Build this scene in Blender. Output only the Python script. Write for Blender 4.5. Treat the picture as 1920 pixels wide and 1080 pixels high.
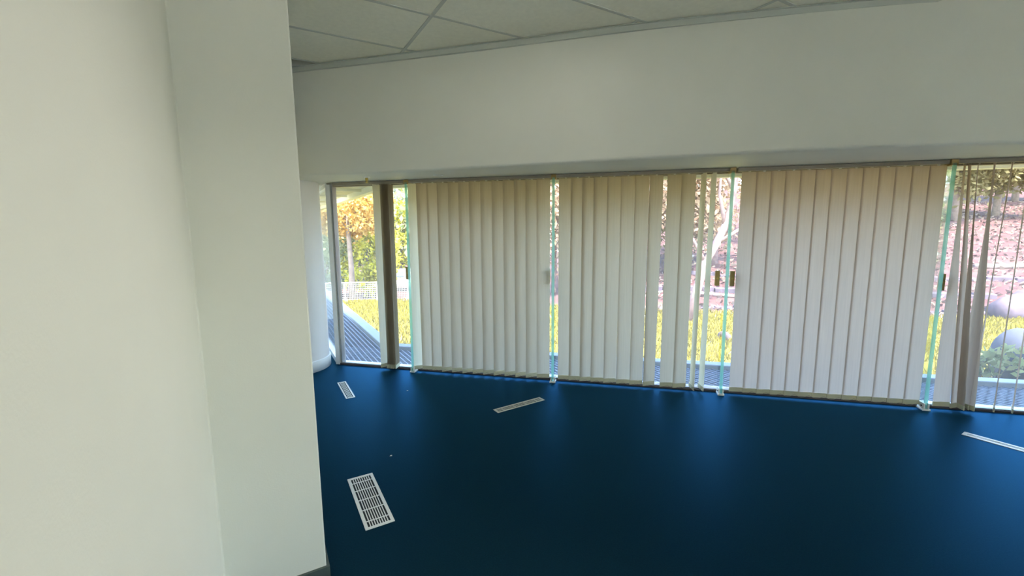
import bpy, bmesh, math, random
import numpy as np
from mathutils import Vector, Matrix

for o in list(bpy.data.objects): bpy.data.objects.remove(o)
scene = bpy.context.scene
COL = scene.collection
random.seed(7); RNG = np.random.default_rng(11)

# ------------------------------------------------------------------ camera, sky, sun, exposure
cam_d = bpy.data.cameras.new('camera'); cam = bpy.data.objects.new('camera', cam_d); COL.objects.link(cam)
cam_d.sensor_width = 36.0; cam_d.lens = 822.36 * 36 / 1920; cam_d.clip_start = 0.02; cam_d.clip_end = 400
cam.matrix_world = (Matrix.Translation((0, 0, 1.5)) @ Matrix.Rotation(math.radians(90 - 7.5355), 4, 'X')
                    @ Matrix.Rotation(math.radians(-0.4316), 4, 'Z'))
scene.camera = cam

world = bpy.data.worlds.new('sky'); scene.world = world; world.use_nodes = True
wn = world.node_tree; wn.nodes.clear()
wo = wn.nodes.new('ShaderNodeOutputWorld'); wb = wn.nodes.new('ShaderNodeBackground'); ws = wn.nodes.new('ShaderNodeTexSky')
ws.sky_type = 'NISHITA'; ws.sun_disc = False; ws.sun_elevation = math.radians(55); ws.sun_rotation = math.radians(190)
ws.air_density = 1.0; ws.dust_density = 1.5
wb.inputs['Strength'].default_value = 0.54
wn.links.new(ws.outputs[0], wb.inputs[0]); wn.links.new(wb.outputs[0], wo.inputs[0])

sun_d = bpy.data.lights.new('sun', 'SUN'); sun = bpy.data.objects.new('sun', sun_d); COL.objects.link(sun)
sun_d.energy = 7.5; sun_d.angle = 0.012; sun_d.color = (1.0, 0.94, 0.84)
sun.rotation_euler = Vector((-0.25, 0.40, -0.88)).to_track_quat('-Z', 'Y').to_euler()

FILL_PANEL = 0.75
vs = scene.view_settings
vs.view_transform = 'Standard'; vs.look = 'None'; vs.gamma = 1.0; vs.use_curve_mapping = False
vs.exposure = 2.25

# ------------------------------------------------------------------ plan coordinates
F0 = Vector((1.1566, 4.0079)); T = Vector((0.97186, -0.23555)); N = Vector((0.23555, 0.97186))
def L(s, off=0.0): return F0 + T * s + N * off            # along / outward from the glazing line
U = Vector((0.866, 0.5)); W = Vector((-0.5, 0.866))
def G(u, w): return U * u + W * w                          # room grid (30 degrees)
CEIL = 2.93; HEAD = 2.015
ANG_G0 = math.radians(30)
FINS = [-2.287, -0.782, 0.7545, 2.314, 3.85]

# ------------------------------------------------------------------ materials
def mat(name, col, rough=0.6, spec=0.3, metal=0.0, noise=0.0, scale=8.0, bump=0.0, bscale=60.0, sheen=0.0, sheen_col=(1, 1, 1), col2=None, detail=3.0):
    m = bpy.data.materials.new(name); m.use_nodes = True
    nt = m.node_tree; b = nt.nodes['Principled BSDF']
    b.inputs['Roughness'].default_value = rough; b.inputs['Metallic'].default_value = metal
    b.inputs['Specular IOR Level'].default_value = spec
    if sheen: b.inputs['Sheen Weight'].default_value = sheen; b.inputs['Sheen Roughness'].default_value = 0.35; b.inputs['Sheen Tint'].default_value = (*sheen_col, 1)
    tc = nt.nodes.new('ShaderNodeTexCoord')
    nz = nt.nodes.new('ShaderNodeTexNoise'); nz.inputs['Scale'].default_value = scale; nz.inputs['Detail'].default_value = detail
    rp = nt.nodes.new('ShaderNodeValToRGB')
    c2 = col2 if col2 else tuple(min(1, c * (1 - noise)) for c in col)
    c1 = col if col2 else tuple(min(1, c * (1 + noise * 0.4)) for c in col)
    rp.color_ramp.elements[0].position = 0.3; rp.color_ramp.elements[1].position = 0.7
    rp.color_ramp.elements[0].color = (*c2, 1); rp.color_ramp.elements[1].color = (*c1, 1)
    nt.links.new(tc.outputs['Object'], nz.inputs['Vector']); nt.links.new(nz.outputs['Fac'], rp.inputs[0]); nt.links.new(rp.outputs[0], b.inputs['Base Color'])
    if bump:
        n2 = nt.nodes.new('ShaderNodeTexNoise'); n2.inputs['Scale'].default_value = bscale; n2.inputs['Detail'].default_value = 4
        bp = nt.nodes.new('ShaderNodeBump'); bp.inputs['Strength'].default_value = bump; bp.inputs['Distance'].default_value = 0.01
        nt.links.new(tc.outputs['Object'], n2.inputs['Vector']); nt.links.new(n2.outputs['Fac'], bp.inputs['Height']); nt.links.new(bp.outputs[0], b.inputs['Normal'])
    return m
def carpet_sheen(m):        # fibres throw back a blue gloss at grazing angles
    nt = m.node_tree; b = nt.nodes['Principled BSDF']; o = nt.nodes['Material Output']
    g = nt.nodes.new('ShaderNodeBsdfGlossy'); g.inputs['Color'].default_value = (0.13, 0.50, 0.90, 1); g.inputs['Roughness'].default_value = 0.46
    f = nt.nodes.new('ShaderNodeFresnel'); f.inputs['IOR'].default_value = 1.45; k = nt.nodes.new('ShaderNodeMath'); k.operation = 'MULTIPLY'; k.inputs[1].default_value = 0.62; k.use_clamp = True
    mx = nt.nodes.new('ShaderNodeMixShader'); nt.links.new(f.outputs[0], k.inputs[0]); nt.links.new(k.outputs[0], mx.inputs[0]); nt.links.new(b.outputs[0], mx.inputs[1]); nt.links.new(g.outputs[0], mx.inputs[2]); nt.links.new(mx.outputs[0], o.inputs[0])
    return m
def mat_glass(name, tint, gloss=1.0):
    m = bpy.data.materials.new(name); m.use_nodes = True; nt = m.node_tree; nt.nodes.clear()
    o = nt.nodes.new('ShaderNodeOutputMaterial'); mx = nt.nodes.new('ShaderNodeMixShader'); tr = nt.nodes.new('ShaderNodeBsdfTransparent')
    gl = nt.nodes.new('ShaderNodeBsdfGlossy'); fr = nt.nodes.new('ShaderNodeFresnel'); mm = nt.nodes.new('ShaderNodeMath'); mm.operation = 'MULTIPLY'
    nz = nt.nodes.new('ShaderNodeTexNoise'); nz.inputs['Scale'].default_value = 3.0
    mr = nt.nodes.new('ShaderNodeMapRange'); mr.inputs['To Min'].default_value = 0.01; mr.inputs['To Max'].default_value = 0.05
    nt.links.new(nz.outputs['Fac'], mr.inputs['Value']); nt.links.new(mr.outputs[0], gl.inputs['Roughness'])
    fr.inputs['IOR'].default_value = 1.4; mm.inputs[1].default_value = 0.5 * gloss
    tr.inputs[0].default_value = (*tint, 1)
    nt.links.new(fr.outputs[0], mm.inputs[0]); nt.links.new(mm.outputs[0], mx.inputs[0]); nt.links.new(tr.outputs[0], mx.inputs[1]); nt.links.new(gl.outputs[0], mx.inputs[2]); nt.links.new(mx.outputs[0], o.inputs[0])
    return m
def mat_cloth(name, col, trans=0.4):
    m = bpy.data.materials.new(name); m.use_nodes = True; nt = m.node_tree; nt.nodes.clear()
    o = nt.nodes.new('ShaderNodeOutputMaterial'); mx = nt.nodes.new('ShaderNodeMixShader'); d = nt.nodes.new('ShaderNodeBsdfDiffuse'); t = nt.nodes.new('ShaderNodeBsdfTranslucent')
    tc = nt.nodes.new('ShaderNodeTexCoord'); mp = nt.nodes.new('ShaderNodeMapping'); mp.inputs['Scale'].default_value = (60, 60, 2.0)
    nz = nt.nodes.new('ShaderNodeTexNoise'); nz.inputs['Scale'].default_value = 1.5; nz.inputs['Detail'].default_value = 3
    rp = nt.nodes.new('ShaderNodeValToRGB'); rp.color_ramp.elements[0].position = 0.3; rp.color_ramp.elements[1].position = 0.7
    rp.color_ramp.elements[0].color = (*[c * 0.93 for c in col], 1); rp.color_ramp.elements[1].color = (*col, 1)
    nt.links.new(tc.outputs['Object'], mp.inputs[0]); nt.links.new(mp.outputs[0], nz.inputs['Vector']); nt.links.new(nz.outputs['Fac'], rp.inputs[0])
    nt.links.new(rp.outputs[0], d.inputs[0]); nt.links.new(rp.outputs[0], t.inputs[0])
    mx.inputs[0].default_value = trans
    nt.links.new(d.outputs[0], mx.inputs[1]); nt.links.new(t.outputs[0], mx.inputs[2]); nt.links.new(mx.outputs[0], o.inputs[0])
    return m
def mat_leaf(name, cols, trans=0.45):
    m = bpy.data.materials.new(name); m.use_nodes = True; nt = m.node_tree; nt.nodes.clear()
    o = nt.nodes.new('ShaderNodeOutputMaterial'); mx = nt.nodes.new('ShaderNodeMixShader'); d = nt.nodes.new('ShaderNodeBsdfDiffuse'); t = nt.nodes.new('ShaderNodeBsdfTranslucent')
    at = nt.nodes.new('ShaderNodeAttribute'); at.attribute_name = 'rnd'
    rp = nt.nodes.new('ShaderNodeValToRGB'); els = rp.color_ramp.elements
    for i, c in enumerate(cols):
        p = i / max(1, len(cols) - 1)
        e = els[0] if i == 0 else (els[1] if i == len(cols) - 1 else els.new(p))
        e.position = p; e.color = (*c, 1)
    nt.links.new(at.outputs['Fac'], rp.inputs[0]); nt.links.new(rp.outputs[0], d.inputs[0]); nt.links.new(rp.outputs[0], t.inputs[0])
    mx.inputs[0].default_value = trans
    nt.links.new(d.outputs[0], mx.inputs[1]); nt.links.new(t.outputs[0], mx.inputs[2]); nt.links.new(mx.outputs[0], o.inputs[0])
    return m
def mat_emit(name, col, strength):
    m = bpy.data.materials.new(name); m.use_nodes = True; b = m.node_tree.nodes['Principled BSDF']
    b.inputs['Base Color'].default_value = (0.9, 0.9, 0.9, 1); b.inputs['Emission Color'].default_value = (*col, 1); b.inputs['Emission Strength'].default_value = strength
    return m

M = {}
M['paint'] = mat('wall_paint', (0.80, 0.795, 0.71), 0.55, 0.25, noise=0.03, scale=2.0, bump=0.05, bscale=180)
M['paint_col'] = mat('column_paint', (0.90, 0.87, 0.84), 0.5, 0.3, noise=0.03, scale=2.0)
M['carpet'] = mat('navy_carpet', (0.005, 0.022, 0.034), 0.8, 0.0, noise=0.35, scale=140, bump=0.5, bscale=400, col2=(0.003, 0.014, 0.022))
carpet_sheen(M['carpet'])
M['tile'] = mat('ceiling_tile_fibre', (0.92, 0.90, 0.76), 0.8, 0.2, noise=0.04, scale=30, bump=0.15, bscale=220)
M['tbar'] = mat('ceiling_grid_paint', (0.60, 0.61, 0.54), 0.5, 0.3, noise=0.03)
M['trim'] = mat('wall_angle_paint', (0.60, 0.62, 0.56), 0.5, 0.3, noise=0.03)
M['skirt'] = mat('charcoal_skirting', (0.075, 0.10, 0.095), 0.6, 0.3, noise=0.2, scale=20)
M['white_metal'] = mat('white_powdercoat', (0.86, 0.86, 0.84), 0.35, 0.5, noise=0.03)
M['cream_metal'] = mat('cream_metal', (0.62, 0.60, 0.50), 0.4, 0.5, noise=0.08, scale=40)
M['alum'] = mat('pale_aluminium', (0.338, 0.338, 0.331), 0.35, 0.5, metal=0.3, noise=0.05)
M['dark_sill'] = mat('dark_sill', (0.10, 0.08, 0.08), 0.5, 0.3, noise=0.2)
M['brass'] = mat('brass', (0.55, 0.40, 0.10), 0.35, 0.5, metal=0.7, noise=0.1)
M['patch'] = mat('bronze_fitting', (0.38, 0.27, 0.10), 0.45, 0.4, metal=0.2, noise=0.1)
M['black'] = mat('duct_black', (0.02, 0.025, 0.03), 0.7, 0.2, noise=0.2)
M['glass'] = mat_glass('window_glass', (0.95, 0.985, 0.975))
nt_ = M['glass'].node_tree; o_ = [n_ for n_ in nt_.nodes if n_.type == 'OUTPUT_MATERIAL'][0]; src_ = o_.inputs[0].links[0].from_socket
tl_ = nt_.nodes.new('ShaderNodeBsdfTranslucent'); tl_.inputs[0].default_value = (0.95, 0.93, 0.90, 1); a2_ = nt_.nodes.new('ShaderNodeMixShader'); a2_.inputs[0].default_value = 0.05   # white mixed in to veil the view outside with haze
nt_.links.new(src_, a2_.inputs[1]); nt_.links.new(tl_.outputs[0], a2_.inputs[2]); nt_.links.new(a2_.outputs[0], o_.inputs[0])
M['fin'] = mat_glass('fin_glass', (0.94, 0.985, 0.97), 1.0)
M['fin_edge'] = mat_glass('green_glass_edge', (0.80, 0.96, 0.92), 0.4)
nt_ = M['fin_edge'].node_tree; o_ = [n_ for n_ in nt_.nodes if n_.type == 'OUTPUT_MATERIAL'][0]; src_ = o_.inputs[0].links[0].from_socket
df_ = nt_.nodes.new('ShaderNodeBsdfDiffuse'); df_.inputs[0].default_value = (0.50, 0.86, 0.76, 1); tl_ = nt_.nodes.new('ShaderNodeBsdfTranslucent'); tl_.inputs[0].default_value = (0.50, 0.86, 0.76, 1)
a1_ = nt_.nodes.new('ShaderNodeMixShader'); a2_ = nt_.nodes.new('ShaderNodeMixShader'); a1_.inputs[0].default_value = 0.6; a2_.inputs[0].default_value = 0.5   # light scattered inside the ground edge
nt_.links.new(df_.outputs[0], a1_.inputs[1]); nt_.links.new(tl_.outputs[0], a1_.inputs[2]); nt_.links.new(src_, a2_.inputs[1]); nt_.links.new(a1_.outputs[0], a2_.inputs[2]); nt_.links.new(a2_.outputs[0], o_.inputs[0])
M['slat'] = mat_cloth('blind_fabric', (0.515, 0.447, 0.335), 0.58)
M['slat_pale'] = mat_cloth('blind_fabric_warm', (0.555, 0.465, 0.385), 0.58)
M['slat_lit'] = mat_cloth('blind_fabric_sunlit', (0.80, 0.75, 0.58), 0.66)  # paler fabric copy: light on the bright slats put into the colour
M['weight'] = mat('bottom_weight', (0.66, 0.63, 0.46), 0.6, 0.2, noise=0.05)
M['rail'] = mat('headrail', (0.34, 0.30, 0.24), 0.5, 0.3, noise=0.1)
M['chain'] = mat('bead_chain', (0.38, 0.36, 0.30), 0.5, 0.3, noise=0.1)
M['lamp_white'] = mat_emit('lamp_diffuser', (1.0, 0.97, 0.90), FILL_PANEL)
M['grate'] = mat('blue_grey_grating', (0.130, 0.176, 0.258), 0.5, 0.4, noise=0.15, scale=30)
M['undercroft'] = mat('deck_under', (0.056, 0.072, 0.108), 0.8, 0.2, noise=0.2)
M['bounce_pave'] = mat('bounce_paving', (0.80, 0.76, 0.68), 0.8, 0.2, noise=0.10, scale=1.5)
M['kerb'] = mat('pale_concrete_kerb', (0.330, 0.355, 0.390), 0.7, 0.2, noise=0.08, scale=6)
M['eave'] = mat('eave_lining', (0.62, 0.56, 0.40), 0.7, 0.2, noise=0.06)
M['eave_beam'] = mat('eave_beam', (0.85, 0.80, 0.62), 0.6, 0.2, noise=0.05)
M['roof'] = mat('roof_sheet', (0.45, 0.45, 0.44), 0.6, 0.3, noise=0.1)
M['bark_pink'] = mat('pink_gum_bark', (0.230, 0.150, 0.145), 0.8, 0.1, noise=0.35, scale=5, bump=0.4, bscale=20)
M['bark'] = mat('grey_brown_bark', (0.20, 0.15, 0.13), 0.85, 0.1, noise=0.35, scale=5, bump=0.4, bscale=20)
M['stone'] = mat('mauve_sandstone', (0.085, 0.062, 0.080), 0.85, 0.15, noise=0.4, scale=2.5, bump=0.5, bscale=9)
M['rock'] = mat('blue_grey_rock', (0.080, 0.084, 0.120), 0.85, 0.15, noise=0.3, scale=3, bump=0.5, bscale=9)
M['fence'] = mat('white_fence_steel', (0.400, 0.400, 0.380), 0.4, 0.4, noise=0.03)
M['orange'] = mat('orange_plastic', (0.400, 0.165, 0.010), 0.4, 0.4, noise=0.05)
M['car'] = mat('white_car_paint', (0.400, 0.400, 0.400), 0.2, 0.5, noise=0.02)
M['car_glass'] = mat('car_glass', (0.10, 0.13, 0.15), 0.1, 0.5, noise=0.1)
M['tyre'] = mat('tyre_rubber', (0.03, 0.03, 0.03), 0.8, 0.2, noise=0.1)
M['paper'] = mat('white_scrap', (0.8, 0.8, 0.78), 0.7, 0.2, noise=0.05)

# ------------------------------------------------------------------ helpers
def tag(o, label=None, cat=None, group=None, kind=None):
    if label: o['label'] = label
    if cat: o['category'] = cat
    if group: o['group'] = group
    if kind: o['kind'] = kind
    return o
def link(name, me, m=None, parent=None):
    o = bpy.data.objects.new(name, me); COL.objects.link(o)
    if m and not me.materials: me.materials.append(m)
    if parent: o.parent = parent
    return o
def empty(name, loc=(0, 0, 0), rz=0.0):
    o = bpy.data.objects.new(name, None); COL.objects.link(o); o.location = loc; o.rotation_euler = (0, 0, rz); o.empty_display_size = 0.1
    return o
class MB:
    def __init__(s): s.v = []; s.f = []
    def add(s, vs, fs):
        k = len(s.v); s.v += [tuple(v) for v in vs]; s.f += [tuple(i + k for i in f) for f in fs]; return s
    def box(s, c, half, ax=((1, 0, 0), (0, 1, 0), (0, 0, 1))):
        c = Vector(c); X, Y, Z = [Vector(a) for a in ax]; vs = []
        for dz in (-1, 1):
            for dy in (-1, 1):
                for dx in (-1, 1): vs.append(c + X * dx * half[0] + Y * dy * half[1] + Z * dz * half[2])
        return s.add(vs, [(0, 2, 3, 1), (4, 5, 7, 6), (0, 1, 5, 4), (2, 6, 7, 3), (0, 4, 6, 2), (1, 3, 7, 5)])
    def prism(s, poly, z0, z1):
        # polygon counter-clockwise
        a = sum(poly[i][0] * poly[(i + 1) % len(poly)][1] - poly[(i + 1) % len(poly)][0] * poly[i][1] for i in range(len(poly)))
        if a < 0: poly = poly[::-1]
        n = len(poly); vs = [(p[0], p[1], z0) for p in poly] + [(p[0], p[1], z1) for p in poly]
        fs = [tuple(range(n))[::-1], tuple(range(n, 2 * n))] + [(i, (i + 1) % n, n + (i + 1) % n, n + i) for i in range(n)]
        return s.add(vs, fs)
    def tube(s, pts, radii, sides=8, cap=True):
        pts = [Vector(p) for p in pts]; rings = []
        ref = Vector((0.31, 0.17, 0.93))
        for i, p in enumerate(pts):
            d = (pts[min(i + 1, len(pts) - 1)] - pts[max(i - 1, 0)]).normalized()
            a = d.cross(ref)
            if a.length < 1e-3: a = d.cross(Vector((1, 0, 0)))
            a.normalize(); b = d.cross(a); r = radii[i] if hasattr(radii, '__len__') else radii
            rings.append([p + a * r * math.cos(2 * math.pi * k / sides) + b * r * math.sin(2 * math.pi * k / sides) for k in range(sides)])
        vs = [v for r in rings for v in r]; fs = []
        for i in range(len(rings) - 1):
            for k in range(sides):
                fs.append((i * sides + k, i * sides + (k + 1) % sides, (i + 1) * sides + (k + 1) % sides, (i + 1) * sides + k))
        if cap: fs += [tuple(range(sides))[::-1], tuple(range((len(rings) - 1) * sides, len(rings) * sides))]
        return s.add(vs, fs)
    def lathe(s, c, prof, n=32, cap=True):
        vs = []; c = Vector(c)
        for (r, z) in prof:
            for k in range(n): vs.append(c + Vector((r * math.cos(2 * math.pi * k / n), r * math.sin(2 * math.pi * k / n), z)))
        fs = []
        for i in range(len(prof) - 1):
            for k in range(n): fs.append((i * n + k, i * n + (k + 1) % n, (i + 1) * n + (k + 1) % n, (i + 1) * n + k))
        if cap: fs += [tuple(range(n))[::-1], tuple(range((len(prof) - 1) * n, len(prof) * n))]
        return s.add(vs, fs)
    def mesh(s, name, smooth=False):
        me = bpy.data.meshes.new(name); me.from_pydata(s.v, [], s.f); me.update()
        if smooth: me.polygons.foreach_set('use_smooth', [True] * len(me.polygons))
        return me
    def build(s, name, m, parent=None, smooth=False, bevel=0.0, local=False):
        if parent is not None and not local:      # vertices were given in world space
            inv = Matrix.LocRotScale(parent.location, parent.rotation_euler, None).inverted()
            if parent.parent is not None:
                inv = inv @ Matrix.LocRotScale(parent.parent.location, parent.parent.rotation_euler, None).inverted()
            s.v = [tuple(inv @ Vector(v)) for v in s.v]
        o = link(name, s.mesh(name, smooth), m, parent)
        if bevel:
            b = o.modifiers.new('bevel', 'BEVEL'); b.width = bevel; b.segments = 2; b.limit_method = 'ANGLE'
        return o
def P3(p, z): return (p[0], p[1], z)
AX_L = ((T.x, T.y, 0), (N.x, N.y, 0), (0, 0, 1))
AX_G = ((U.x, U.y, 0), (W.x, W.y, 0), (0, 0, 1))
ANG_L = math.atan2(T.y, T.x); ANG_G = math.radians(30)
def struct(o): o['kind'] = 'structure'; return o

# ------------------------------------------------------------------ room shell
S_CORNER = -3.275
P0 = L(S_CORNER, 0.12)
floor_poly = [G(-0.2, -4.5), G(6.5, -4.5), L(4.95, 0.16), L(S_CORNER, 0.16), G(0.75, 8.0), G(0.10, 8.0), G(0.10, 1.9), G(-0.25, 1.9)]
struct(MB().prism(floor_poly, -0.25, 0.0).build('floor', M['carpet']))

wl = [G(-0.2, -4.6), G(-0.2, 1.857), G(0.156, 1.857), G(0.156, 8.1), G(-0.6, 8.1), G(-0.6, -4.6)]
struct(MB().prism(wl, 0.0, 3.05).build('wall_left', M['paint'], bevel=0.006))
th = 0.012
bl = [G(-0.2, -4.5), G(-0.2, 1.857), G(0.156, 1.857), G(0.156, 4.0), G(0.156 + th, 4.0), G(0.156 + th, 1.857 - th), G(-0.2 + th, 1.857 - th), G(-0.2 + th, -4.5)]
struct(MB().prism(bl, 0.0, 0.10).build('baseboard_left', M['skirt']))
# unseen back and right windows, added to bring more daylight into the room
wbk = MB()
wbk.prism([G(-0.6, -4.5), G(-0.15, -4.5), G(-0.15, -4.7), G(-0.6, -4.7)], 0, 2.05); wbk.prism([G(0.75, -4.5), G(6.7, -4.5), G(6.7, -4.7), G(0.75, -4.7)], 0, 2.05)
wbk.prism([G(-0.6, -4.5), G(6.7, -4.5), G(6.7, -4.7), G(-0.6, -4.7)], 2.05, 3.05); struct(wbk.build('wall_back', M['paint']))
c_ = G(0.3, -4.6); e_ = empty('window_10', (c_.x, c_.y, 0), ANG_G0); struct(e_)
MB().box((0, 0, 1.02), (0.42, 0.006, 0.99)).build('pane', M['glass'], e_, local=True)
MB().box((-0.435, 0, 1.025), (0.015, 0.03, 1.025)).box((0.435, 0, 1.025), (0.015, 0.03, 1.025)).box((0, 0, 0.015), (0.42, 0.03, 0.015)).box((0, 0, 2.035), (0.42, 0.03, 0.015)).build('frame', M['white_metal'], e_, local=True)
struct(MB().prism([G(-0.6, -4.7), G(6.7, -4.7), G(6.7, -6.1), G(-0.6, -6.1)], 2.25, 2.4).build('trim_4', M['eave']))  # unseen eave added to keep direct sun out of the back window
struct(MB().prism([G(6.5, -4.5), G(6.5, -0.35), G(6.7, -0.35), G(6.7, -4.5)], 2.65, 3.05).prism([G(6.5, -4.5), G(6.5, -2.4), G(6.7, -2.4), G(6.7, -4.5)], 0, 2.65).build('wall_right', M['paint']))
for k_ in range(2):
    c_ = G(6.6, -2.4 + 0.5125 + k_ * 1.025); e_ = empty('window_%d' % (8 + k_), (c_.x, c_.y, 0), ANG_G0); struct(e_)  # unseen windows added to light the left wall and ceiling
    MB().box((0, 0, 1.33), (0.006, 0.4775, 1.30)).build('pane', M['glass'], e_, local=True)
    fr_ = MB().box((0, -0.4925, 1.325), (0.03, 0.02, 1.325)).box((0, 0.4925, 1.325), (0.03, 0.02, 1.325)).box((0, 0, 0.015), (0.03, 0.4725, 0.015)).box((0, 0, 2.635), (0.03, 0.4725, 0.015)); fr_.build('frame', M['white_metal'], e_, local=True)
fc_ = [G(-30, -45), G(45, -45), L(60, 0.05), L(-20, 0.05)]
struct(MB().prism(fc_, -0.45, -0.26).build('bounce_ground', M['bounce_pave']))  # unseen pale paving added to bounce sunlight up into the room
struct(MB().prism([G(0.156, 8.0), G(0.8, 8.0), G(0.8, 8.1), G(0.156, 8.1)], 0, 3.05).build('wall_end', M['paint']))

# curved bulkhead above the glazing: face lofted between its top line and its lower edge, soffit back to the glass
top_line = [(-3.4, 4.53), (-2.6, 4.31), (-1.981, 4.092), (-1.140, 3.866), (-0.200, 3.613), (0.844, 3.317), (1.558, 3.150), (2.097, 3.039), (2.555, 2.957), (3.150, 2.916), (4.2, 2.78), (5.6, 2.50), (7.4, 2.1)]
bot_line = [(-3.4, 4.60), (-2.6, 4.40), (-2.02, 4.195), (-1.236, 4.052), (-0.22, 3.742), (0.86, 3.405), (1.58, 3.190), (2.17, 3.010), (2.65, 2.915), (3.218, 2.866), (4.25, 2.74), (5.65, 2.46), (7.4, 2.05)]
def smooth_line(pts, n=5):
    out = []
    for i in range(len(pts) - 1):
        p0 = Vector(pts[max(i - 1, 0)]); p1 = Vector(pts[i]); p2 = Vector(pts[i + 1]); p3 = Vector(pts[min(i + 2, len(pts) - 1)])
        for k in range(n):
            t = k / n
            out.append(0.5 * ((2 * p1) + (p2 - p0) * t + (2 * p0 - 5 * p1 + 4 * p2 - p3) * t * t + (3 * p1 - p0 - 3 * p2 + p3) * t ** 3))
    out.append(Vector(pts[-1])); return out
tl = smooth_line(top_line); blw = smooth_line(bot_line)
mb = MB(); n = len(tl); vs = []
rad = 0.03
for i in range(n):
    a, b = tl[i], blw[i]
    s = (b - F0).dot(T); g = L(s, 0.17); out = (g - b).normalized()
    row = [P3(a, 3.05), P3(a.lerp(b, 0.5), (3.05 + HEAD) / 2)]
    for k in range(5):                                     # rounded lower arris
        t = k / 4 * math.pi / 2
        c = b + out * rad * (1 - math.cos(t))
        row.append((c.x, c.y, HEAD + rad * (1 - math.sin(t))))
    row += [P3(g, HEAD), P3(g, 3.05)]
    vs += row
R = 9
fs = []
for i in range(n - 1):
    for k in range(R - 1): fs.append((i * R + k, i * R + k + 1, (i + 1) * R + k + 1, (i + 1) * R + k))
    fs.append((i * R + R - 1, i * R, (i + 1) * R, (i + 1) * R + R - 1))
fs += [tuple(range(R))[::-1], tuple(range((n - 1) * R, n * R))]
mb.add(vs, fs); bh = struct(mb.build('wall_far', M['paint'], smooth=True))
md = bh.modifiers.new('es', 'EDGE_SPLIT'); md.split_angle = math.radians(50)
# soffit continuing over the side return
struct(MB().prism([L(S_CORNER - 0.1, 0.175), L(S_CORNER - 0.03, 0.175), G(0.74, 8.0), G(0.156, 8.0), G(0.156, 5.2)], HEAD, HEAD + 0.2).build('trim_1', M['paint']))
# wall angle where the tiles meet the bulkhead
mb = MB(); vs = []; fs = []
for i in range(n):
    d = (tl[min(i + 1, n - 1)] - tl[max(i - 1, 0)]).normalized(); q = Vector((d.y, -d.x))
    for off, z in ((-0.02, CEIL), (0.022, CEIL), (0.022, CEIL - 0.004), (0.006, CEIL - 0.004), (0.006, CEIL - 0.042), (-0.02, CEIL - 0.042)):
        c = tl[i] + q * off; vs.append((c.x, c.y, z))
for i in range(n - 1):
    for k in range(6): fs.append((i * 6 + k, i * 6 + (k + 1) % 6, (i + 1) * 6 + (k + 1) % 6, (i + 1) * 6 + k))
mb.add(vs, fs); struct(mb.build('trim_2', M['trim']))

# suspended ceiling: backing slab, tiles and tee bars on the 30 degree grid
ceil = struct(MB().prism(floor_poly, 3.0, 3.05).build('ceiling', M['tile']))
TW, TU = 0.634, 1.268
w_lines = [4.270 - TW * k for k in range(0, 15)]
tile_me = MB().box((0, 0, 0), (TU / 2 - 0.012, TW / 2 - 0.012, 0.008), AX_G).mesh('ceiling_tile'); tile_me.materials.append(M['tile'])
def bulk_y(x):
    for i in range(n - 1):
        if tl[i].x <= x <= tl[i + 1].x: return tl[i].y + (tl[i + 1].y - tl[i].y) * (x - tl[i].x) / (tl[i + 1].x - tl[i].x)
    return 9 if x < tl[0].x else 1.9
LIGHT_SPOTS = set()
lights = []
for r_ in range(len(w_lines) - 1):
    w0 = w_lines[r_ + 1]; wc = w0 + TW / 2
    offu = 1.127 + (0.565 if abs(w0 - 1.734) < 0.05 else 0.0)
    for k in range(-2, 6):
        uc = offu + (k + 0.5) * TU
        if uc < -0.7 or uc > 6.6: continue
        if all((lambda c: c.y > bulk_y(c.x) + 0.02)(G(uc + du * TU / 2, wc + dw * TW / 2)) for du in (-1, 1) for dw in (-1, 1)): continue
        if uc < 0.1 and wc > 1.9: continue
        if r_ == 3 and k == -1: lights.append((uc, wc)); continue
        c = G(uc, wc); o = link('ceiling_tile', tile_me, None, ceil); o.location = (c.x, c.y, CEIL + 0.012)
    bu = offu - 2 * TU
    for k in range(8):
        u0 = offu + (k - 1) * TU
        if u0 < -0.2 or u0 > 6.4: continue
        c = G(u0, wc)
        if c.y > bulk_y(c.x) + 0.5: continue
        MB().box((c.x, c.y, CEIL + 0.005), (0.012, TW / 2 - 0.012, 0.005), AX_G).build('grid_bar', M['tbar'], ceil)
for w in w_lines:
    a, b = (-0.2, 6.5) if w < 1.85 else (0.156, 6.5)
    # stop the bar just past the bulkhead
    uu = a
    while uu < b and G(uu, w).y < bulk_y(G(uu, w).x) + 0.02: uu += 0.02
    if uu - a < 0.05: continue
    c = G((a + uu) / 2, w)
    MB().box((c.x, c.y, CEIL + 0.005), ((uu - a) / 2, 0.012, 0.005), AX_G).build('grid_bar', M['tbar'], ceil)
for (uc, wc) in lights:  # unseen glowing panel added to brighten the bulkhead
    c = G(uc, wc); e = empty('fill_panel_light', (c.x, c.y, CEIL), ANG_G)
    tag(e, 'unseen ceiling light panel added to brighten the bulkhead, flush in the tile grid', 'ceiling light')
    f = MB(); hx, hy = TU / 2 - 0.013, TW / 2 - 0.013
    for sx in (-1, 1): f.box((sx * (hx - 0.02), 0, 0.012), (0.02, hy, 0.01))
    for sy in (-1, 1): f.box((0, sy * (hy - 0.02), 0.012), (hx - 0.04, 0.02, 0.01))
    f.build('frame', M['white_metal'], e, local=True)
    MB().box((0, 0, 0.014), (hx - 0.04, hy - 0.04, 0.004)).build('diffuser', M['lamp_white'], e, local=True)

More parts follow.
